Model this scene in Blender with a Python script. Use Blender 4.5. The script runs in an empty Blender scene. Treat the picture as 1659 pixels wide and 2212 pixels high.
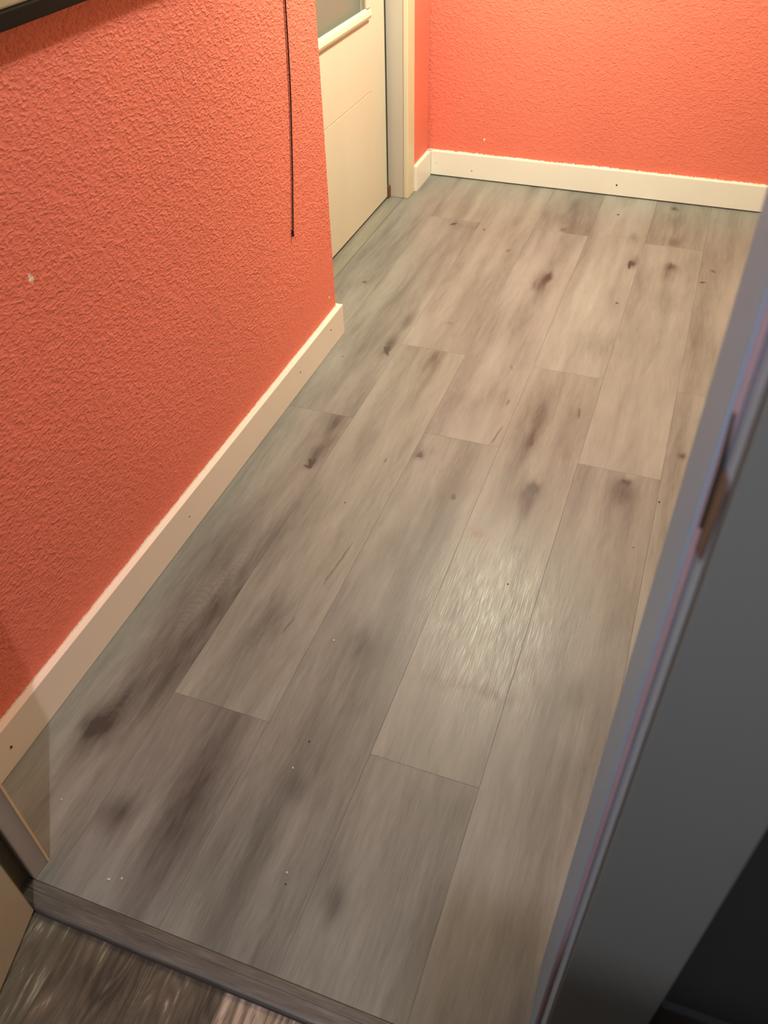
import bpy, bmesh, math, random
import numpy as np
from mathutils import Vector, noise
random.seed(3)
C = bpy.context.scene.collection
sc = bpy.context.scene
K = 0.87                      # survey units -> metres
# ------------------------------------------------------------------ camera
cd = bpy.data.cameras.new('camera'); cam = bpy.data.objects.new('camera', cd); C.objects.link(cam)
cam.location = (0, 0, 1.5*K); cam.rotation_euler = (0.8266, 0.0205, 0.3497)
cd.sensor_fit = 'VERTICAL'; cd.sensor_height = 36; cd.lens = 1804.1/2212*36; cd.clip_start = .01
cd.dof.use_dof = True; cd.dof.focus_distance = 2.0; cd.dof.aperture_fstop = 7.5
sc.camera = cam
# ------------------------------------------------------------------ world, lights, exposure
w = bpy.data.worlds.new('world'); sc.world = w; w.use_nodes = True
w.node_tree.nodes['Background'].inputs[0].default_value = (.9, .85, .8, 1)
w.node_tree.nodes['Background'].inputs[1].default_value = 0.02
sc.view_settings.view_transform = 'Standard'; sc.view_settings.look = 'None'
sc.view_settings.gamma = 1; sc.view_settings.use_curve_mapping = False
sc.view_settings.exposure = 0.0
def lamp(name, loc, power, col, rad):
    l = bpy.data.lights.new(name, 'POINT'); l.energy = power; l.color = col; l.shadow_soft_size = rad
    o = bpy.data.objects.new(name, l); C.objects.link(o); o.location = [c*K for c in loc]; return o
lamp('hall_light', (-.50, 2.85, 1.98), 66, (1, 1.0, .76), .085)
sl = bpy.data.lights.new('hall_added_spot', 'SPOT'); sl.energy = 84; sl.color = (1, 1.0, .76); sl.shadow_soft_size = .085   # added spot, steepens the hall lamp's falloff toward the doorway
sl.spot_size = math.radians(160); sl.spot_blend = 1
so = bpy.data.objects.new('hall_added_spot', sl); C.objects.link(so); so.location = (-.50*K, 2.85*K, 1.98*K)
so.rotation_euler = Vector((-.40, .08, -.6)).to_track_quat('-Z', 'Y').to_euler()
lamp('hall_glow_fill', (1.05, 3.15, 1.65), 24, (1, 1.10, .46), .06)  # unseen lamp added for the warm glow at the end wall's upper right
lamp('room_light', (-.09, -.575, 2.52), 74, (1, .94, .98), .015)

# ------------------------------------------------------------------ node helpers
class NT:
    def __init__(s, name, rough=.5, spec=.5):
        s.m = bpy.data.materials.new(name); s.m.use_nodes = True; s.t = s.m.node_tree
        s.b = s.t.nodes['Principled BSDF']; s.b.inputs['Roughness'].default_value = rough
        s.b.inputs['Specular IOR Level'].default_value = spec
    def n(s, typ, ins=None, **kw):
        nd = s.t.nodes.new('ShaderNode'+typ)
        for k, v in kw.items(): setattr(nd, k, v)
        for k, v in (ins or {}).items():
            if isinstance(v, bpy.types.NodeSocket): s.t.links.new(v, nd.inputs[k])
            else: nd.inputs[k].default_value = v
        return nd
    def math(s, op, a, b=0., clamp=False):
        nd = s.n('Math', {0: a, 1: b}, operation=op); nd.use_clamp = clamp; return nd.outputs[0]
    def co(s, scale=(1, 1, 1), src='Object', rot=(0, 0, 0)):
        tc = s.n('TexCoord'); mp = s.n('Mapping', {0: tc.outputs[src], 'Scale': scale, 'Rotation': rot}); return mp.outputs[0]
    def noise(s, vec, scale, detail=3, rough=.5, dist=0.):
        return s.n('TexNoise', {'Vector': vec, 'Scale': scale, 'Detail': detail, 'Roughness': rough, 'Distortion': dist}).outputs['Fac']
    def ramp(s, fac, stops):
        nd = s.n('ValToRGB', {0: fac}); cr = nd.color_ramp
        while len(cr.elements) < len(stops): cr.elements.new(.5)
        for e, (p, c) in zip(cr.elements, stops): e.position = p; e.color = c if len(c) == 4 else (*c, 1)
        return nd.outputs[0]
    def mix(s, f, a, b, mode='MIX'):
        nd = s.t.nodes.new('ShaderNodeMix'); nd.data_type = 'RGBA'; nd.blend_type = mode
        for i, v in ((0, f), (6, a), (7, b)):
            if isinstance(v, bpy.types.NodeSocket): s.t.links.new(v, nd.inputs[i])
            else: nd.inputs[i].default_value = v if i == 0 or len(v) == 4 else (*v, 1)
        return nd.outputs[2]
    def rng(s, v, a, b, c=0., d=1.):
        return s.n('MapRange', {0: v, 1: a, 2: b, 3: c, 4: d}).outputs[0]
    def col(s, c):
        if isinstance(c, bpy.types.NodeSocket): s.t.links.new(c, s.b.inputs['Base Color'])
        else: s.b.inputs['Base Color'].default_value = (*c, 1)
    def rough(s, v): s.t.links.new(v, s.b.inputs['Roughness'])
    def bump(s, h, strength, dist):
        nd = s.n('Bump', {'Strength': strength, 'Distance': dist, 'Height': h}); s.t.links.new(nd.outputs[0], s.b.inputs['Normal'])

def paint(name, c, rough=.45, var=.06, bscale=300, bs=.05, spec=.4):
    m = NT(name, rough, spec); co = m.co()
    f = m.noise(co, 9, 4)
    m.col(m.mix(f, tuple(x*(1-var) for x in c), tuple(min(1, x*(1+var)) for x in c)))
    m.bump(m.noise(co, bscale, 2), bs, .001); return m

# -- coral stucco with a brushed cream line just above the skirting
RED = (.79, .188, .123)
def stucco(name, smooth=None, chips=(), axis=0, relief=1.):
    m = NT(name, .62, .3); co = m.co()
    tc = m.n('TexCoord').outputs['Object']; sp = m.n('SeparateXYZ', {0: tc}); X, Y, Z = sp.outputs
    n1 = m.noise(co, 84, 3, .5, .2)
    n2 = m.noise(co, 150, 2, .5, .3)
    st = m.noise(m.co((1, 1, 1.9) if axis == 0 else (1, 1, 1.6), rot=(.5, 0, 0) if axis == 0 else (0, 0, 0)), 110, 2, .5, .4)
    vo = m.n('TexVoronoi', {'Vector': co, 'Scale': 60}, feature='SMOOTH_F1').outputs['Distance']
    h = m.math('ADD', m.math('MULTIPLY', n1, .9), m.math('MULTIPLY', m.rng(st, .45, .75), .7))
    h = m.math('ADD', h, m.math('MULTIPLY', m.rng(vo, .1, .55, 1, 0), .22))
    h = m.math('ADD', h, m.math('MULTIPLY', n2, .25))
    if smooth: 
        k = smooth(m, X, Y, Z); h = m.math('MULTIPLY', h, k)
    m.bump(h, 1., .0024*relief)
    big = m.noise(co, 2.3, 3)
    c = m.mix(m.rng(big, .3, .7), tuple(x*.95 for x in RED), tuple(x*1.05 for x in RED))
    c = m.mix(m.math('MULTIPLY', m.rng(n1, .35, .6, 1, 0), .10), c, (.58, .12, .07))
    # ragged cream brush line
    al = m.n('CombineXYZ', {0: X, 1: Y, 2: m.math('MULTIPLY', Z, .15)}).outputs[0]
    rag = m.noise(al, 120, 4, .75); rag2 = m.noise(al, 14, 2)
    lim = m.math('ADD', .1098*K-(.0035 if axis == 0 else .008), m.math('ADD', m.math('MULTIPLY', rag, .009 if axis == 0 else .018), m.math('MULTIPLY', rag2, .005)))
    c = m.mix(m.math('LESS_THAN', Z, lim), c, (.84, .80, .72))
    for (cx, cz, r) in chips:
        A = Y if axis == 0 else X
        dx = m.math('DIVIDE', m.math('SUBTRACT', A, cx), r); dz = m.math('DIVIDE', m.math('SUBTRACT', Z, cz), r*1.5)
        d = m.math('ADD', m.math('MULTIPLY', dx, dx), m.math('MULTIPLY', dz, dz))
        d = m.math('ADD', d, m.math('MULTIPLY', m.math('SUBTRACT', n2, .5), 3.))
        c = m.mix(m.math('LESS_THAN', d, .8), c, (.82, .66, .52))
    m.col(c); return m

def sm_left(m, X, Y, Z):
    # smoother, sanded patch low down and toward the outer corner
    t = m.math('ADD', m.math('MULTIPLY', m.math('SUBTRACT', 2.32*K, Y), .42), m.math('SUBTRACT', Z, .30))
    t = m.math('ADD', t, m.math('MULTIPLY', m.math('SUBTRACT', m.noise(m.co(), 4, 2), .5), .25))
    a = m.rng(t, -.05, .10, .30, 1.)
    b = m.rng(Z, .12, .26, .35, 1.)
    return m.math('MINIMUM', a, b)
def sm_far(m, X, Y, Z):
    return m.rng(m.noise(m.co(), 2, 2), .3, .7, .18, .28)

def plank_mat(name, dark, mid, light, grainamp, contour, rmin, rmax):
    m = NT(name, .4, .5)
    at = m.n('Attribute', attribute_name='tone').outputs['Fac']
    uv = m.n('Attribute', attribute_name='puv').outputs['Vector']      # metres, shifted per plank
    tint = m.n('Attribute', attribute_name='tint').outputs['Color']
    def sv(s): return m.n('Mapping', {0: uv, 'Scale': s}).outputs[0]
    g1 = m.noise(sv((1, .045, 1)), 420, 3, .6, .3)
    g2 = m.noise(sv((1, .10, 1)), 120, 4, .6, .5)
    g3 = m.noise(sv((1, .16, 1)), 16, 4, .6, .8)
    cn = m.noise(sv((1, .22, 1)), 7, 2, .5, .4)
    fr = m.math('FRACT', m.math('MULTIPLY', cn, 22)); tri = m.math('ABSOLUTE', m.math('SUBTRACT', fr, .5))
    t = m.math('ADD', at, m.math('MULTIPLY', m.math('SUBTRACT', g1, .5), grainamp))
    t = m.math('ADD', t, m.math('MULTIPLY', m.math('SUBTRACT', g2, .5), grainamp*.9))
    t = m.math('ADD', t, m.math('MULTIPLY', m.math('SUBTRACT', g3, .5), grainamp*.9))
    t = m.math('ADD', t, m.math('MULTIPLY', m.math('MULTIPLY', m.math('SUBTRACT', tri, .25), m.rng(g2, .3, .7)), contour), clamp=True)
    c = m.ramp(t, [(0, dark), (.35, tuple((a+b)/2 for a, b in zip(dark, mid))), (.62, mid), (1, light)])
    c = m.mix(1., c, tint, 'MULTIPLY')
    m.col(c)
    m.rough(m.rng(g1, .3, .7, rmin, rmax))
    m.bump(m.noise(sv((1, .014, 1)), 360, 2, .5), .22, .0005)
    return m

M = {}
M['stucco_left'] = stucco('coral_stucco_left', sm_left, [(1.045*K, .828*K, .006), (2.268*K, .167*K, .0035)], 0)
M['stucco_far'] = stucco('coral_stucco_recess', sm_far, [], 0)
M['stucco_back'] = stucco('coral_stucco_back', lambda m, X, Y, Z: m.rng(Z, .1, .3, .5, .8), [(-.937*K, .177*K, .004)], 1)
M['stucco'] = stucco('coral_stucco', None, [], 1)
M['skirt'] = paint('cream_white_gloss', (.82, .77, .68), .35, .03)
M['skirt_bounce'] = paint('cream_white_gloss_bounce', (.80, .675, .575), .35, .03)  # same cream gloss with the red wall's bounce light mixed into the colour
M['door'] = paint('door_ivory', (.62, .55, .43), .40, .03)
M['casing_far'] = paint('yellowed_casing', (.66, .58, .40), .4, .06)
M['jamb_grey'] = paint('aged_white_paint', (.52, .46, .385), .45, .05)
M['jamb_blue'] = paint('cool_grey_paint', (.19, .355, .58), .42, .05)
M['casing_grey'] = paint('grey_architrave_paint', (.120, .133, .132), .5, .06)
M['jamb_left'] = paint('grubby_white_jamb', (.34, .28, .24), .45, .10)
M['edge_wood'] = paint('raw_edge', (.70, .46, .24), .6, .15)
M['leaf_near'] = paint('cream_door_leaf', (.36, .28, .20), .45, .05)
M['leaf_edge'] = paint('unpainted_leaf_edge', (.12, .09, .055), .6, .12)
M['gasket'] = paint('brown_seal', (.30, .215, .235), .6, .1)
M['dark'] = paint('dark_gap', (.02, .016, .012), .8)
M['rust'] = paint('rust', (.16, .06, .02), .8, .3, 200, .4)
M['strike'] = paint('brown_metal', (.050, .025, .012), .5, .3, 200, .2)
M['frame'] = paint('dark_walnut', (.008, .005, .003), .6, .2, spec=.12)
M['frame_in'] = paint('olive_gold_moulding', (.46, .38, .24), .35, .2)
M['white'] = paint('white_paint', (.75, .72, .68), .7)
M['plaster'] = paint('pale_plaster', (.22, .23, .24), .7)
M['wall_navy'] = paint('dark_slate_wall', (.014, .0155, .017), .7, .1)
M['dado'] = paint('dark_brown_panelling', (.015, .012, .011), .6, .2)
M['cord'] = paint('black_cord', (.03, .012, .010), .7)
M['speck'] = paint('dark_speck', (.02, .015, .012), .8)
M['crumb'] = paint('pale_crumb', (.52, .50, .46), .8)
M['under'] = paint('subfloor', (.05, .045, .04), .9)
M['hall_floor'] = plank_mat('greyed_oak_vinyl', (.046, .042, .038), (.212, .210, .190), (.315, .310, .285), .30, .06, .32, .50)
M['room_floor'] = plank_mat('brown_oak_planks', (.034, .025, .017), (.115, .090, .064), (.42, .35, .28), .75, 1.2, .40, .6)
M['strip'] = plank_mat('threshold_wood', (.034, .029, .025), (.105, .092, .080), (.20, .175, .155), .75, .0, .4, .55)
gm = NT('frosted_glass', .35, .5); gm.col((.50, .54, .46)); gm.b.inputs['Transmission Weight'].default_value = .75
gm.bump(gm.noise(gm.co(), 260, 2), .4, .001); M['glass'] = gm
mm = NT('mirror_glass', .05, .5); mm.col((.7, .7, .7)); mm.b.inputs['Metallic'].default_value = 1; M['mirror'] = mm

# ------------------------------------------------------------------ mesh helpers
def obj(name, me, mat, parent=None):
    o = bpy.data.objects.new(name, me); C.objects.link(o)
    if mat: me.materials.append(M[mat].m)
    if parent: o.parent = parent
    return o
def tag(o, label=None, cat=None, group=None, kind=None):
    if label: o['label'] = label
    if cat: o['category'] = cat
    if group: o['group'] = group
    if kind: o['kind'] = kind
    return o
def boxes(name, bl, mat, parent=None, bev=0.):
    bm = bmesh.new()
    for b in bl:
        x0, x1, y0, y1, z0, z1 = [c*K for c in b]
        r = bmesh.ops.create_cube(bm, size=1)
        for v in r['verts']:
            v.co = Vector(((x0+x1)/2+v.co.x*(x1-x0), (y0+y1)/2+v.co.y*(y1-y0), (z0+z1)/2+v.co.z*(z1-z0)))
    if bev:
        bmesh.ops.bevel(bm, geom=bm.edges[:], offset=bev, segments=2, affect='EDGES', profile=.6)
    me = bpy.data.meshes.new(name); bm.to_mesh(me); bm.free()
    return obj(name, me, mat, parent)
def poly(name, verts, faces, mat, parent=None, smooth=False):
    me = bpy.data.meshes.new(name); me.from_pydata([[c*K for c in v] for v in verts], [], faces); me.update()
    if smooth:
        for p in me.polygons: p.use_smooth = True
    return obj(name, me, mat, parent)
def prism(name, outline, axis, a0, a1, mat, parent=None):
    n = len(outline)
    def mk(p, a): return (a, p[0], p[1]) if axis == 0 else (p[0], a, p[1]) if axis == 1 else (p[0], p[1], a)
    vs = [mk(p, a0) for p in outline]+[mk(p, a1) for p in outline]
    fs = [tuple(range(n))[::-1], tuple(range(n, 2*n))]+[(i, (i+1) % n, n+(i+1) % n, n+i) for i in range(n)]
    o = poly(name, vs, fs, mat, parent)
    bm = bmesh.new(); bm.from_mesh(o.data); bmesh.ops.recalc_face_normals(bm, faces=bm.faces); bm.to_mesh(o.data); bm.free()
    return o
def tube(name, pts, r, mat, parent=None, seg=8):
    vs, fs = [], []
    P = [Vector(p) for p in pts]
    for i, p in enumerate(P):
        d = (P[min(i+1, len(P)-1)]-P[max(i-1, 0)]).normalized(); a = d.cross(Vector((1, 0, .01))).normalized(); b = d.cross(a)
        for k in range(seg):
            t = 2*math.pi*k/seg; vs.append(p+(a*math.cos(t)+b*math.sin(t))*r)
    for i in range(len(P)-1):
        for k in range(seg):
            fs.append((i*seg+k, i*seg+(k+1) % seg, (i+1)*seg+(k+1) % seg, (i+1)*seg+k))
    fs += [tuple(range(seg)), tuple(range((len(P)-1)*seg, len(P)*seg))[::-1]]
    return poly(name, vs, fs, mat, parent, True)
def empty(name, loc=(0, 0, 0)):
    o = bpy.data.objects.new(name, None); C.objects.link(o); return o

# ------------------------------------------------------------------ floors made of planks
def vnoise(x, y, seed):
    rs = np.random.RandomState(seed); G = rs.rand(64, 64)
    xi = np.floor(x).astype(int); yi = np.floor(y).astype(int); fx = x-xi; fy = y-yi
    fx = fx*fx*(3-2*fx); fy = fy*fy*(3-2*fy)
    g = lambda a, b: G[a % 64, b % 64]
    return (g(xi, yi)*(1-fx)+g(xi+1, yi)*fx)*(1-fy)+(g(xi, yi+1)*(1-fx)+g(xi+1, yi+1)*fx)*fy
def fbm(x, y, seed, o=4):
    s = 0; a = .5
    for i in range(o): s = s+a*vnoise(x*2**i+7.3*i, y*2**i+3.1*i, seed+i); a *= .5
    return s/(1-.5**o)

def planks(name, rects, z, mat, blobs=(), rings=(), cracks=(), streak=.5, base=.62, step=(.0030, .0045), stains=(), gap=.0005):
    V = []; F = []; T = []; U = []; CC = []; off = 0
    for i, (x0, x1, y0, y1, tone, tint) in enumerate(rects):
        sf = 1. if x0 < .2 else 3.
        nx = max(3, int((x1-x0)/step[0]/sf)); ny = max(3, int((y1-y0)/step[1]))
        xs = np.concatenate([[x0+gap*.15], np.linspace(x0+gap, x1-gap, nx), [x1-gap*.15]])
        ys = np.concatenate([[y0+gap*.15], np.linspace(y0+gap, y1-gap, ny), [y1-gap*.15]])
        Xg, Yg = np.meshgrid(xs, ys); Z = np.full_like(Xg, z)
        Z[0, :] = Z[-1, :] = z-.0005; Z[:, 0] = Z[:, -1] = z-.0005
        sd = 11+i*17
        wx = Xg+.018*(fbm(Xg*6, Yg*2.2, sd+3)-.5)
        t = base+tone+streak*(fbm(wx*16+i*5, Yg*1.7+i*3, sd)-.5)+.22*(fbm(wx*42, Yg*5+i, sd+5)-.5)+.20*(fbm(Xg*4+i, Yg*3, sd+9)-.5)
        cx = (x0+x1)/2; cy = (y0+y1)/2
        for (bx, by, sx, sy, st) in blobs:
            if not (x0-.002 <= bx <= x1+.002 and y0-.01 <= by <= y1+.01): continue
            qx = Xg+.02*(fbm(Xg*22, Yg*14, 5)-.5); qy = Yg+.05*(fbm(Xg*30, Yg*9, 8)-.5)
            d = ((qx-bx)/sx)**2+((qy-by)/sy)**2
            t = t-.88*min(st, .62)*np.exp(-d)*(.45+1.1*fbm(Xg*70, Yg*14, 3))
        for (ax, ay, bx, by, wd, st) in cracks:
            if not (x0-.002 <= (ax+bx)/2 <= x1+.002 and y0-.01 <= (ay+by)/2 <= y1+.01): continue
            qx = Xg+.006*(fbm(Xg*60, Yg*40, 5)-.5); ex, ey = bx-ax, by-ay; L2 = ex*ex+ey*ey
            q = np.clip(((qx-ax)*ex+(Yg-ay)*ey)/L2, 0, 1)
            d2 = (qx-ax-q*ex)**2+(Yg-ay-q*ey)**2
            t = t-st*np.exp(-d2/(wd*wd))*(1-abs(2*q-1)**3)
        for (bx, by, sx, sy, amp, dirn) in rings:
            if not (x0 <= bx <= x1 and y0-.01 <= by <= y1+.01): continue
            dx = (Xg-bx); q = (Yg-by)+dirn*26*dx*dx+.03*(fbm(Xg*30, Yg*20, 4)-.5)
            wv = np.sin(q*2*np.pi/.017)
            t = t+.36*amp*wv*np.exp(-(dx/sx)**2-((Yg-by)/sy)**2)
        tc = np.ones(Xg.shape+(3,))*np.array(tint)
        for (bx, by, sx, sy, col, a) in stains:
            qx = Xg+.03*(fbm(Xg*40, Yg*40, 2)-.5); qy = Yg+.02*(fbm(Xg*35, Yg*50, 6)-.5)
            k = a*np.exp(-((qx-bx)/sx)**2-((qy-by)/sy)**2)*np.clip(fbm(Xg*60, Yg*60, 4)*2-.4, 0, 1)
            tc = tc*(1-k[..., None])+tc*np.array(col)*k[..., None]
        ny2, nx2 = Xg.shape
        V.append(np.stack([Xg, Yg, Z], -1).reshape(-1, 3)*K); T.append(t.ravel()); CC.append(tc.reshape(-1, 3))
        U.append(np.stack([Xg*K+i*1.37, Yg*K+i*2.71, 0*Xg+i*.5], -1).reshape(-1, 3))
        a = (np.arange(ny2-1)[:, None]*nx2+np.arange(nx2-1)[None, :]).ravel()+off
        F.append(np.stack([a, a+1, a+nx2+1, a+nx2], -1)); off += nx2*ny2
    V = np.concatenate(V); F = np.concatenate(F); T = np.concatenate(T); U = np.concatenate(U); CC = np.concatenate(CC)
    me = bpy.data.meshes.new(name)
    me.vertices.add(len(V)); me.vertices.foreach_set('co', V.ravel())
    me.loops.add(F.size); me.loops.foreach_set('vertex_index', F.ravel())
    me.polygons.add(len(F)); me.polygons.foreach_set('loop_start', np.arange(0, F.size, 4)); me.polygons.foreach_set('loop_total', np.full(len(F), 4))
    me.update(calc_edges=True); me.validate()
    a = me.attributes.new('tone', 'FLOAT', 'POINT'); a.data.foreach_set('value', T.astype(np.float32))
    a = me.attributes.new('puv', 'FLOAT_VECTOR', 'POINT'); a.data.foreach_set('vector', U.astype(np.float32).ravel())
    a = me.attributes.new('tint', 'FLOAT_COLOR', 'POINT'); a.data.foreach_set('color', np.concatenate([CC, np.ones((len(CC), 1))], 1).astype(np.float32).ravel())
    me.polygons.foreach_set('use_smooth', np.zeros(len(F), bool))
    return obj(name, me, mat)

# photo pixel -> floor position, used once to measure the knots and marks of the boards
Rm = cam.rotation_euler.to_matrix()
def fp(u, v, z=0.):
    d = Rm @ Vector(((u-829.5)/1804.1, -(v-1106)/1804.1, -1)); t = (z-1.5)/d.z
    return d.x*t, d.y*t
S0, PW = -1.0465, .2266
def seam(k): return S0+k*PW
JA = [.395, 1.885, 3.352, 4.0]; JB = [.395, .834, 2.330, 3.80]
rects = []
tones = {(-1, 0): -.03, (-1, 1): -.02, (-1, 2): -.02, (0, 0): -.10, (0, 1): -.02, (0, 2): -.03, (1, 0): -.12, (1, 1): .02, (1, 2): .04,  # board tones; nearest ones also darkened for light falling off toward the doorway
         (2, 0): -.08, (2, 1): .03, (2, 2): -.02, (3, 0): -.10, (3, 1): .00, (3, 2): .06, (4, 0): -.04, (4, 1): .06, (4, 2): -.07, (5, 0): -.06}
for c in range(-1, 12):
    J = JA if c % 2 == 0 else JB
    x0, x1 = seam(c), seam(c+1)
    if c == -1: x0 = -1.2165
    for j in range(3):
        y0, y1 = J[j], min(J[j+1], 3.80)
        if c == 5 and j == 0: pass
        if y1-y0 < .02: continue
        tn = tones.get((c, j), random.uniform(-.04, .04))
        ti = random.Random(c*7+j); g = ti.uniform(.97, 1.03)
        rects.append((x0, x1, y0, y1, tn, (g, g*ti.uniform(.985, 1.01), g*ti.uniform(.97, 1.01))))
B = []
def blob(u, v, sx, sy, st): x, y = fp(u, v); B.append((x, y, sx, sy, st))
for a in [(205, 1568, .020, .020, .9), (212, 1563, .045, .06, .35), (250, 1535, .03, .10, .3), (672, 1000, .008, .022, 1.0), (690, 975, .022, .06, .55), (725, 912, .020, .05, .5),
          (835, 758, .008, .02, .9), (842, 745, .022, .06, .45), (880, 692, .02, .06, .28), (938, 775, .035, .07, .40), (915, 830, .03, .14, .22),
          (1155, 1052, .014, .022, .7), (1140, 1070, .035, .08, .50), (1125, 1130, .03, .10, .25), (1150, 940, .016, .13, .36), (1160, 900, .05, .16, .16),
          (1350, 1040, .014, .02, .8), (1338, 1062, .032, .06, .50), (1320, 1130, .04, .12, .22), (1183, 598, .018, .03, .6), (1165, 612, .028, .07, .45), (1195, 570, .02, .2, .25), (1130, 690, .035, .14, .2),
          (1240, 442, .024, .07, .45), (1222, 470, .03, .09, .25), (1215, 495, .012, .02, .4), (1365, 572, .012, .02, .9), (1370, 565, .025, .06, .35), (1365, 515, .025, .05, .33),
          (1450, 575, .018, .03, .6), (1443, 590, .03, .07, .30), (1440, 650, .035, .12, .20), (1456, 452, .014, .022, .75), (1455, 480, .035, .07, .2), (1455, 520, .04, .05, .28),
          (980, 484, .010, .012, .7), (1010, 490, .05, .04, .15), (1043, 497, .006, .008, .6), (1098, 541, .006, .01, .55), (906, 606, .02, .05, .0), (905, 984, .012, .014, .7), (908, 975, .03, .03, .2), (978, 1077, .006, .008, .8),
          (787, 611, .008, .01, .6), (1336, 464, .006, .006, .8), (1520, 607, .008, .006, .5), (1542, 586, .010, .004, .5), (975, 698, .01, .01, .3), (1290, 745, .07, .10, .26), (1332, 655, .008, .006, .5),
          (640, 1110, .05, .20, .28), (480, 1290, .05, .20, .32), (400, 1400, .05, .18, .28), (330, 1470, .04, .14, .18), (590, 1165, .03, .1, .1),
          (460, 1620, .035, .20, .26), (370, 1790, .04, .14, .24), (260, 1760, .02, .04, .35), (230, 1740, .03, .03, .3), (560, 1400, .05, .10, .14), (590, 1330, .02, .05, .12),
          (780, 1130, .06, .05, .0), (760, 1430, .05, .12, .22), (700, 1600, .07, .12, .16), (640, 1700, .03, .03, .22), (840, 1200, .05, .10, .12), (960, 1150, .05, .15, .14), (780, 1390, .04, .04, .2),
          (1180, 1250, .05, .25, .12), (1300, 1300, .04, .2, .0), (1220, 1110, .035, .12, .14), (1470, 985, .012, .012, .45), (1490, 990, .006, .006, .5), (1440, 960, .05, .02, .1),
          (1010, 870, .05, .06, .10), (1075, 855, .04, .05, .12), (930, 1080, .05, .12, .10), (1240, 1500, .02, .05, .3), (1000, 1780, .03, .08, .1), (720, 1950, .02, .03, .3), (440, 1900, .05, .1, .12)]:
    blob(*a)
RG = []
for (u, v, sx, sy, am, dr) in [(440, 1285, .035, .14, .14, 1), (500, 1240, .03, .10, .12, 1), (1290, 745, .055, .07, .09, 1), (1240, 1400, .04, .10, .06, -1), (700, 960, .03, .04, .10, 1), (255, 1530, .035, .06, .10, 1), (960, 1030, .03, .08, .05, 1), (560, 1380, .04, .06, .05, 1)]:
    x, y = fp(u, v); RG.append((x, y, sx, sy, am, dr))
ST = []
for (u, v, sx, sy, col, a) in [(1030, 1155, .020, .022, (.85, .55, .45), .9), (1010, 1483, .10, .012, (.72, .55, .50), .9), (1060, 1505, .05, .01, (.7, .6, .55), .6), (930, 1475, .06, .01, (.75, .65, .6), .5)]:
    x, y = fp(u, v); ST.append((x, y, sx, sy, col, a))
CK = []
for (u1, v1, u2, v2, wd, st) in [(1088, 918, 1058, 962, .0022, .5), (765, 1168, 692, 1272, .0020, .42), (640, 1330, 606, 1372, .0018, .35), (838, 1235, 790, 1300, .0015, .0), (668, 990, 672, 1012, .0035, .9), (672, 1012, 655, 1004, .003, .7),
        (831, 748, 838, 770, .0035, .8), (1362, 562, 1358, 582, .004, .8), (195, 1562, 215, 1560, .0035, .8), (190, 1578, 212, 1574, .003, .8), (1252, 880, 1248, 905, .003, .45), (835, 990, 830, 1000, .002, .5),
        (1149, 1052, 1160, 1060, .003, .5), (1345, 1036, 1356, 1046, .003, .5), (972, 486, 990, 482, .003, .5), (899, 985, 912, 986, .003, .6), (974, 1074, 985, 1079, .003, .5), (1536, 584, 1546, 590, .003, .5), (1512, 610, 1526, 611, .003, .5),
        (1152, 945, 1146, 965, .003, .4), (1100, 862, 1096, 875, .003, .4), (1104, 788, 1106, 800, .003, .35), (1480, 1540, 1484, 1545, .003, .0), (1330, 653, 1336, 656, .003, .5)]:
    if st: CK.append((*fp(u1, v1), *fp(u2, v2), wd, st))
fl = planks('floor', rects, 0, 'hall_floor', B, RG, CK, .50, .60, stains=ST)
tag(fl, 'greyed oak plank floor of the hallway', 'floor', kind='structure')
sub = boxes('floor_base', [(-1.5, 1.85, .36, 3.85, -.03, -.0022)], 'under'); tag(sub, 'dark underlay beneath the hallway boards', 'floor', kind='structure')
# camera-side room floor
ZR = -.010
rr = []
for i, (a, b, tn, ti) in enumerate([(-1.9, -1.60, 0, (1, 1, .95)), (-1.60, -1.31, 0, (1, 1, 1)), (-1.31, -1.02, .02, (1, 1, 1)), (-1.02, -.73, .06, (.95, 1.0, .95)), (-.73, -.44, .0, (1, .98, .95)), (-.44, -.15, .26, (1.1, 1.0, .98)), (-.15, .14, .05, (1, 1, 1)), (.14, .43, 0, (1, 1, 1)), (.43, .72, .05, (1, 1, 1)), (.72, 1.9, 0, (1, 1, 1))]):
    rr.append((a, b, -.75, .3485, tn, ti))
    rr.append((a, b, -2.5, -.75, -tn, ti))
x1_, y1_ = fp(200, 2110); x2_, y2_ = fp(260, 2190)
fr_ = planks('floor_room', rr, ZR, 'room_floor', [(x1_, y1_, .05, .03, .3), (fp(440, 2170)[0], .27, .03, .12, .35)], [(x2_, y2_, .06, .10, .16, -1)], (), .6, .43, step=(.004, .006))
tag(fr_, 'brown oak plank floor on the near side of the threshold', 'floor', kind='structure')
sub = boxes('floor_room_base', [(-1.9, 1.9, -2.5, .36, -.04, ZR-.002)], 'under'); tag(sub, 'dark base beneath the brown boards', 'floor', kind='structure')

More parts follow.
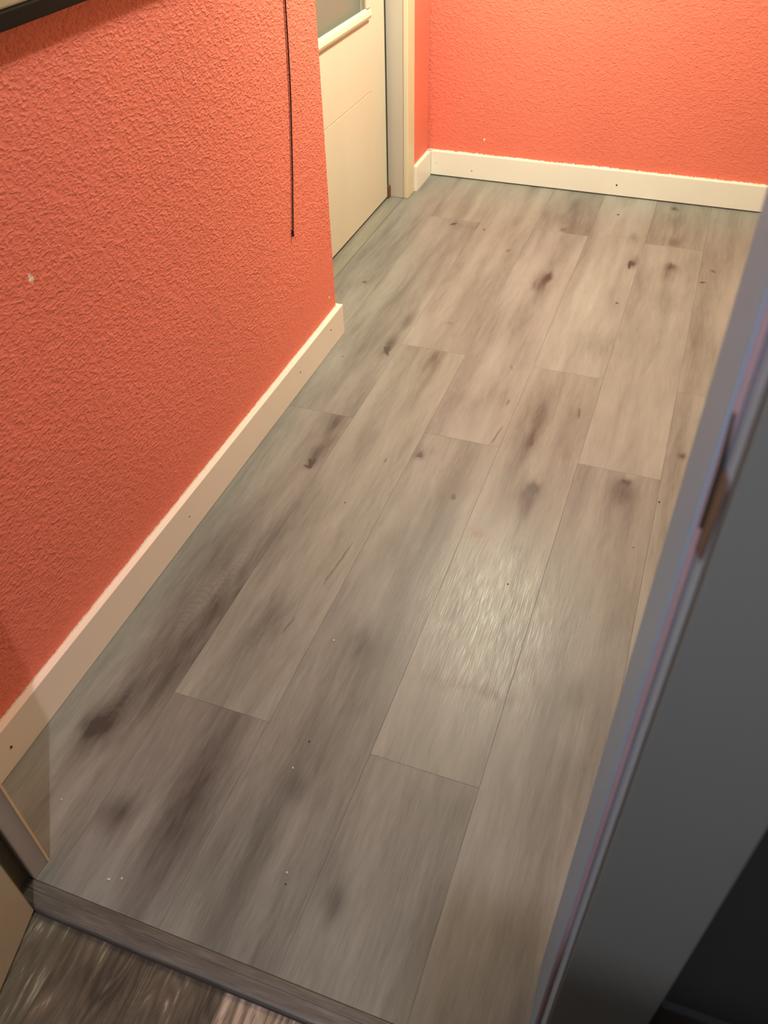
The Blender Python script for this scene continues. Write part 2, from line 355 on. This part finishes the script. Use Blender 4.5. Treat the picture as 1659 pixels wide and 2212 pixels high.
# ------------------------------------------------------------------ threshold strip (rounded nosing)
def strip_mesh(name, prof, x0, x1, mat, tone=0., parent=None):
    nx = 120; xs = np.linspace(x0, x1, nx); n = len(prof); V = []; T = []; U = []; Cc = []
    for i, x in enumerate(xs):
        for j, (y, z) in enumerate(prof):
            V.append((x*K, y*K, z*K)); U.append((y*K*1.0, x*K*1.0, 3.3+z*K)); T.append(.55+tone+.10*noise.noise((x*3, j*.6, 2)))
            Cc.append((1, 1, 1, 1))
    F = [(i*n+j, (i+1)*n+j, (i+1)*n+j+1, i*n+j+1) for i in range(nx-1) for j in range(n-1)]
    me = bpy.data.meshes.new(name); me.from_pydata(V, [], F); me.update()
    me.attributes.new('tone', 'FLOAT', 'POINT').data.foreach_set('value', T)
    me.attributes.new('puv', 'FLOAT_VECTOR', 'POINT').data.foreach_set('vector', np.array(U, dtype=np.float32).ravel())
    me.attributes.new('tint', 'FLOAT_COLOR', 'POINT').data.foreach_set('color', np.array(Cc, dtype=np.float32).ravel())
    o = obj(name, me, mat, parent)
    return o
th = strip_mesh('trim_1', [(.394, -.002), (.3935, .002), (.392, .0032), (.381, .0036), (.378, .0030), (.3775, .0024), (.376, .0026), (.358, .0012), (.353, -.0005), (.3505, -.003), (.350, -.0075), (.352, -.0085), (.394, -.0085)], -.90, .05, 'strip')
tag(th, 'grey-brown wooden threshold strip between hallway boards and brown boards', 'threshold', kind='structure')

# ------------------------------------------------------------------ walls
XW, YC, CE = -1.0475, 2.3203, 2.75
bm = bmesh.new()
def wall_left():
    # faces: main face x=XW with a slightly wavy outer corner, end face
    n = 260; vs = []; fs = []
    for i in range(n+1):
        z = CE*i/n; j = .0022*noise.noise((0, 0, z*34))+.0014*noise.noise((5, 0, z*90))
        vs += [(XW, .435, z), (XW, 2.10, z), (XW, YC-.006+j, z), (XW-.004, YC+j, z), (XW-.16, YC, z)]
    for i in range(n):
        for k in range(4):
            a = i*5+k; fs.append((a, a+1, a+6, a+5))
    o = poly('wall_left', vs, fs, 'stucco_left')
    bm = bmesh.new(); bm.from_mesh(o.data)
    for b in [(-1.40, XW-.162, .435, YC-.001, 0, CE)]:
        r = bmesh.ops.create_cube(bm, size=1)
        for v in r['verts']: v.co = Vector(((b[0]+b[1])/2+v.co.x*(b[1]-b[0]), (b[2]+b[3])/2+v.co.y*(b[3]-b[2]), (b[4]+b[5])/2+v.co.z*(b[5]-b[4])))*K
    bmesh.ops.recalc_face_normals(bm, faces=bm.faces); bm.to_mesh(o.data); bm.free(); return o
tag(wall_left(), 'coral red stucco wall on the left', 'wall', kind='structure')
XF = -1.1816; XFW = XF-.017
YJ = 3.497
tag(boxes('wall_recess', [(-1.40, XFW, YC+.001, 2.46, 0, CE), (-1.40, XFW, 3.50, 3.792, 0, CE), (-1.40, XFW, 2.46, 3.50, 2.40, CE)], 'stucco_far'), 'coral wall set back around the far door', 'wall', kind='structure')
tag(boxes('wall_back', [(-1.40, 1.85, 3.808, 3.95, 0, CE)], 'stucco_back'), 'coral red stucco wall at the end of the hallway', 'wall', kind='structure')
tag(boxes('wall_right', [(1.75, 1.85, .567, 3.806, 0, CE)], 'plaster'), 'plain plaster wall on the right', 'wall', kind='structure')
tag(boxes('wall_front', [(-1.40, -.90, .385, .432, 0, CE), (.125, 1.85, .40, .565, 0, CE), (-.90, .125, .385, .432, 2.33, CE)], 'stucco'), 'coral hall side of the doorway wall', 'wall', kind='structure')
tag(boxes('wall_front_room', [(-1.9, -.90, .345, .384, ZR, CE), (.142, 1.9, .345, .399, .60, CE), (-.90, .142, .345, .384, 2.33, CE)], 'wall_navy'), 'dark slate wall beside the near door casing', 'wall', kind='structure')
tag(boxes('trim_2', [(.142, 1.9, .341, .398, ZR, .592)], 'dado'), 'dark brown panelling below the slate wall', 'panelling', kind='structure')
tag(boxes('trim_3', [(.142, 1.9, .338, .398, .593, .599)], 'wall_navy'), 'thin dark rail on top of the brown panelling', 'rail', kind='structure')
tag(boxes('wall_room_left', [(-1.9, -1.85, -2.5, .344, ZR, CE)], 'plaster'), 'pale wall on the left of the near room', 'wall', kind='structure')
tag(boxes('wall_room_right', [(1.85, 1.9, -2.5, .337, ZR, CE)], 'plaster'), 'pale wall on the right of the near room', 'wall', kind='structure')
tag(boxes('wall_room_back', [(-1.849, 1.849, -2.55, -2.5, ZR, CE)], 'plaster'), 'pale wall behind the near room', 'wall', kind='structure')
tag(boxes('shadow_blocker', [(-.108, .42, -.35, -.25, ZR+.001, 1.85)], 'plaster', bev=.004), 'unseen blocker added to cast a standing figure shadow', 'wall', kind='structure')  # added out-of-view block, casts a standing person's shadow on the near floor
tag(boxes('ceiling', [(-1.9, 1.9, -2.55, 3.95, CE, CE+.06)], 'plaster'), 'white ceiling', 'ceiling', kind='structure')

# ------------------------------------------------------------------ skirting boards
BH = .1098; XL = -1.0305; YE = 2.3373; YB = 3.7912
def nails(parent, pts, axis, plane):
    for (a, z, r) in pts:
        bm = bmesh.new(); bmesh.ops.create_circle(bm, cap_ends=True, segments=9, radius=r*K)
        for v in bm.verts:
            x, y = v.co.x*random.uniform(.8, 1.1), v.co.y*random.uniform(.9, 1.4)
            v.co = Vector((plane*K, a*K+x, z*K+y)) if axis == 0 else Vector((a*K+x, plane*K, z*K+y))
        r_ = bmesh.ops.extrude_face_region(bm, geom=bm.faces[:])
        for g in r_['geom']:
            if isinstance(g, bmesh.types.BMVert): g.co += Vector((-.0012, 0, 0)) if axis == 0 else Vector((0, .0012, 0))
        me = bpy.data.meshes.new('nail_hole'); bm.to_mesh(me); bm.free(); obj('nail_hole', me, 'speck', parent)
def ray_on(u, v, ax, val):
    d = Rm @ Vector(((u-829.5)/1804.1, -(v-1106)/1804.1, -1)); o = Vector((0, 0, 1.5)); t = (val-o[ax])/d[ax]; return o+d*t
bl = prism('baseboard_left', [(XW+.0002, .44), (XL, .44), (XL, YE), (XW-.08, YE), (XW-.08, YC+.0012), (XW+.0002, YC+.0012)], 2, .0006, BH, 'skirt_bounce')
bl.modifiers.new('bev', 'BEVEL').width = .0012
tag(bl, 'white skirting board along the left wall', 'skirting board', kind='structure')
pts = [(ray_on(u, v, 0, XL).y, ray_on(u, v, 0, XL).z, r) for u, v, r in [(24, 1614, .0030), (409, 1116, .0018), (715, 713, .0028), (649, 804, .0022)]]
nails(bl, pts, 0, XL+.0006)
bb = boxes('baseboard_back', [(XF+.0002, 1.74, YB, 3.8078, .005, BH)], 'skirt', bev=.001)
tag(bb, 'white skirting board along the end wall', 'skirting board', kind='structure')
pts = [(ray_on(u, v, 1, YB).x, ray_on(u, v, 1, YB).z, r) for u, v, r in [(1019, 369, .0025), (1332, 400, .0040), (943, 352, .0015)]]
nails(bb, pts, 1, YB-.0006)
bf = boxes('baseboard_recess', [(XFW+.0002, XF, 3.583, YB-.0005, .0006, BH)], 'skirt', bev=.001)
tag(bf, 'short piece of white skirting board beside the far door', 'skirting board', kind='structure')
br = boxes('baseboard_right', [(1.733, 1.7498, .57, 3.79, .0006, BH)], 'skirt', bev=.001)
tag(br, 'white skirting board along the right wall', 'skirting board', kind='structure')

# ------------------------------------------------------------------ far door
D1 = empty('door_1'); tag(D1, 'ivory door with a frosted glass pane at the far left', 'door', kind='structure')
XD = -1.2806; ZL = .012; YS0, YS1, GY0, GY1 = 2.56, 3.465, 2.72, 3.27
boxes('door_leaf', [(XD-.045, XD, 3.302, YS1, ZL, 2.36), (XD-.045, XD, YS0, GY0, .4935, 2.36), (XD-.045, XD, YS0, 3.302, ZL, .4885), (XD-.045, XD, GY0, 3.302, .4935, .768),
                    (XD-.045, XD-.0025, YS0, 3.302, .488, .494), (XD-.045, XD, GY1, 3.302, .768, 2.36), (XD-.045, XD, GY0, GY1, 2.16, 2.36)], 'door', D1)
boxes('glass_pane', [(XD-.028, XD-.020, GY0, GY1, .768, 2.16)], 'glass', D1)
prof = [(0, 0), (0, .034), (.006, .034), (.014, .026), (.016, .010), (.012, 0)]
prism('glazing_bead', [(XD+a, .750+b) for a, b in prof], 1, GY0-.02, GY1+.022, 'door', D1)
boxes('glazing_bead', [(XD, XD+.013, GY1-.010, GY1+.022, .784, 2.18)], 'door', D1, bev=.003)
boxes('glazing_bead', [(XD, XD+.013, GY0-.022, GY0+.010, .784, 2.18)], 'door', D1, bev=.003)
boxes('glazing_bead', [(XD, XD+.013, GY0-.022, GY1+.022, 2.15, 2.18)], 'door', D1, bev=.003)
# frame
T4 = empty('trim_4'); tag(T4, 'yellowed door frame around the far door', 'door frame', kind='structure')
boxes('jamb', [(XD-.06, -1.213, YJ, 3.4995, .001, 2.40), (XD-.06, -1.213, 2.461, 2.52, .001, 2.40), (XD-.06, -1.213, 2.52, YJ, 2.38, 2.3995)], 'jamb_grey', T4)
boxes('casing', [(-1.2128, -1.193, YJ-.004, 3.582, .0008, 2.47)], 'casing_far', T4, bev=.003)
boxes('casing', [(-1.1984, -1.190, 2.40, 2.50, .0008, 2.47)], 'casing_far', T4, bev=.003)
boxes('casing', [(-1.1984, -1.193, 2.50, YJ-.005, 2.385, 2.47)], 'casing_far', T4, bev=.003)
boxes('door_stop', [(XD-.06, XD-.005, 3.468, YJ-.0005, .001, 2.38)], 'dark', T4)
boxes('rust_patch', [(XD-.004, XD+.006, 3.474, YJ-.0007, .001, .052)], 'rust', T4, bev=.001)
ts = strip_mesh('trim_5', [(.0, .0), (.0, .0)], 0, 0, 'strip') if False else boxes('trim_5', [(-1.36, -1.2195, 2.47, YJ-.001, -.002, .0006)], 'strip')
bpy.data.objects.remove(ts)
me_rects = [(-1.36, -1.2185, 2.30, 3.4985, -.08, (1.0, 1.0, .90))]
ts = planks('trim_5', me_rects, -.0004, 'hall_floor', streak=.2, base=.62); tag(ts, 'pale floor strip under the far door', 'threshold', kind='structure')

# ------------------------------------------------------------------ near doorway: left jamb, open leaf, right jamb and casing
T6 = empty('trim_6'); tag(T6, 'left jamb of the near doorway beside the open door leaf', 'door jamb', kind='structure')
boxes('jamb', [(-.8995, -.8475, .395, .4325, .0008, 2.33)], 'jamb_left', T6, bev=.0015)
boxes('jamb_edge', [(-.8475, -.8455, .4300, .4338, .0008, 2.33)], 'edge_wood', T6)
boxes('rebate', [(-.8995, -.862, .3455, .3945, -.0015, 2.33)], 'leaf_edge', T6)
D2 = empty('door_2'); tag(D2, 'cream door leaf standing open at the lower left', 'door', kind='structure')
ux, uy = .225, -.974; nx_, ny_ = -.974, -.225
def leafbox(name, s0, s1, n0, n1, z0, z1, mat):
    P = (-.8165, .3495)
    f = lambda s, n: (P[0]+ux*s+nx_*n, P[1]+uy*s+ny_*n)
    q = [f(s0, n0), f(s1, n0), f(s1, n1), f(s0, n1)]
    return prism(name, q, 2, z0, z1, mat, D2)
leafbox('door_leaf', .002, .86, .0, .040, .001, 2.30, 'leaf_near')
leafbox('leaf_edge', -.0005, .0019, .0005, .0395, .001, 2.30, 'leaf_edge')
for zc in (.25, 1.15, 2.05):
    leafbox('hinge', -.010, -.001, .030, .042, zc, zc+.09, 'strike')
XR = .042; XB = .048; YRB = .3335
T7 = empty('trim_7'); tag(T7, 'cool grey right jamb of the near doorway with a strike plate', 'door jamb', kind='structure')
boxes('jamb', [(XR, .1245, .3955, .566, .0008, 2.33)], 'jamb_blue', T7, bev=.0022)
boxes('rebate', [(XB, .1245, YRB+.0005, .395, ZR, 2.33)], 'jamb_blue', T7, bev=.0008)
boxes('seal', [(XR+.0012, XB-.0002, .3895, .3954, .0008, 2.32)], 'gasket', T7, bev=.0012)
# strike plate with a rounded outline on the rebate face, and a latch slot above it
def on_rebate(u, v, x): p = ray_on(u, v, 0, x); return (p.y, p.z)
body = [(1567, 1012), (1576, 1040), (1573, 1062), (1548, 1130), (1530, 1175), (1516, 1210), (1505, 1180), (1500, 1150), (1512, 1115), (1535, 1060), (1552, 1015)]
pl = prism('strike_plate', [on_rebate(u, v, XB) for u, v in body], 0, XB-.0012, XB+.0004, 'strike', T7)
slot = [(1582, 893), (1590, 893), (1580, 940), (1566, 1000), (1540, 1085), (1517, 1140), (1508, 1140), (1530, 1070), (1552, 1000), (1572, 930)]
prism('latch_slot', [(ray_on(u, v, 1, .3890).x, ray_on(u, v, 1, .3890).z) for u, v in slot], 1, .3888, .3896, 'dark', T7)
T8 = boxes('trim_8', [(XB, .1375, .3305, .345, ZR, 2.42)], 'casing_grey', bev=.002)
tag(T8, 'wide dark grey casing on the near side of the right jamb', 'door casing', kind='structure')
T9 = boxes('trim_9', [(-.8995, .1245, .3335, .432, 2.3305, 2.38)], 'jamb_grey'); tag(T9, 'door head above the near doorway', 'door head', kind='structure')

# ------------------------------------------------------------------ framed mirror on the left wall
MR = empty('framed_mirror'); tag(MR, 'dark brown wooden frame hanging on the coral wall at upper left', 'frame')
fy0, fy1, fz0, fz1 = .55, 1.85, 1.197, 2.05; fx0, fx1 = XW+.004, XW+.038
boxes('frame', [(fx0, fx1, fy0, fy1, fz0, fz0+.025), (fx0, fx1, fy0, fy1, fz1-.03, fz1), (fx0, fx1, fy0, fy0+.03, fz0+.031, fz1-.031), (fx0, fx1, fy1-.03, fy1, fz0+.031, fz1-.031)], 'frame', MR, bev=.002)
for za, zb in ((fz0+.0255, fz0+.045), (fz1-.045, fz1-.0305)):
    boxes('inner_moulding', [(fx0, fx1-.006, fy0+.03, fy1-.03, za, zb)], 'frame_in', MR, bev=.003)
boxes('mirror_glass', [(fx0, fx0+.012, fy0+.03, fy1-.03, fz0+.0455, fz1-.0455)], 'mirror', MR)

# ------------------------------------------------------------------ cord on the left wall
cp = [(613, -60), (616, 0), (620, 63), (623, 114), (626, 170), (628, 215), (630, 300), (632, 380), (632.5, 450), (633, 506)]
pts = [Vector(ray_on(u, v, 0, XW+.0032)) for u, v in cp]
top = pts[0]+Vector((0, .01, .9)); pts = [top]+pts
dense = []
for i in range(len(pts)-1):
    for k in range(8):
        q = pts[i].lerp(pts[i+1], k/8); q.y += .0006*noise.noise((0, 0, q.z*120)); dense.append(q)
dense.append(pts[-1])
CR = tube('hanging_cord', dense, .0021, 'cord'); tag(CR, 'thin dark cord hanging down the coral wall near its corner', 'cord')
kp = pts[-1]
kn = tube('cord_end', [kp+Vector((0, 0, .012)), kp+Vector((0, 0, .006)), kp+Vector((0, 0, -.004)), kp+Vector((0, 0, -.006))], .0032, 'cord', CR)

# ------------------------------------------------------------------ debris on the floor
def bit(name, u, v, r, mat, label, cat, group):
    r *= .75; x, y = fp(u, v); bm = bmesh.new(); bmesh.ops.create_icosphere(bm, subdivisions=2, radius=1)
    s = random.random()*10
    for q in bm.verts:
        q.co *= 1+.35*noise.noise(q.co*1.4+Vector((s, 0, 0)))
        q.co = Vector((q.co.x*r*1.25, q.co.y*r, max(q.co.z, -.6)*r*.6))*K
    zmin = min(q.co.z for q in bm.verts)
    for q in bm.verts: q.co.z -= zmin
    me = bpy.data.meshes.new(name); bm.to_mesh(me); bm.free(); o = obj(name, me, mat)
    o.location = (x*K, y*K, .0001); o.rotation_euler.z = s; tag(o, label, cat, group)
for a in [(668, 1602, .0024, 'tiny dark speck on the wide grey board left of centre, lower half of the floor'),
          (745, 1086, .0020, 'tiny dark speck on the boards left of the floor centre'),
          (1424, 1085, .0030, 'black speck on the board close to the blue-grey right jamb'),
          (1368, 1183, .0018, 'smaller speck beside the right jamb, nearer than the black one'),
          (741, 770, .0022, 'tiny dark speck near the end of the left skirting board'),
          (1336, 464, .0040, 'dark speck on the far boards just in front of the end wall'),
          (1097, 1262, .0022, 'speck just beyond the glossy patch in the middle of the floor'),
          (617, 1910, .0018, 'dark speck on the near boards, above the threshold')]:
    bit('dark_speck', a[0], a[1], a[2], 'speck', a[3], 'speck', 'dark specks on the hallway floor')
for a in [(235, 1900, .0030, 'pale crumb on the near boards, left one of a pair by the threshold'),
          (263, 1898, .0024, 'pale crumb on the near boards, right one of a pair by the threshold'),
          (620, 1885, .0026, 'pale crumb on the near boards left of centre'),
          (721, 1384, .0030, 'white flake lying on the wide board in mid floor'),
          (633, 1659, .0026, 'white flake near the seam in the lower middle of the floor'),
          (133, 1727, .0020, 'tiny white crumb near the left skirting board corner'),
          (1153, 468, .0030, 'tiny white crumb on the far boards before the end wall')]:
    bit('pale_crumb', a[0], a[1], a[2], 'crumb', a[3], 'crumb', 'pale crumbs on the hallway floor')
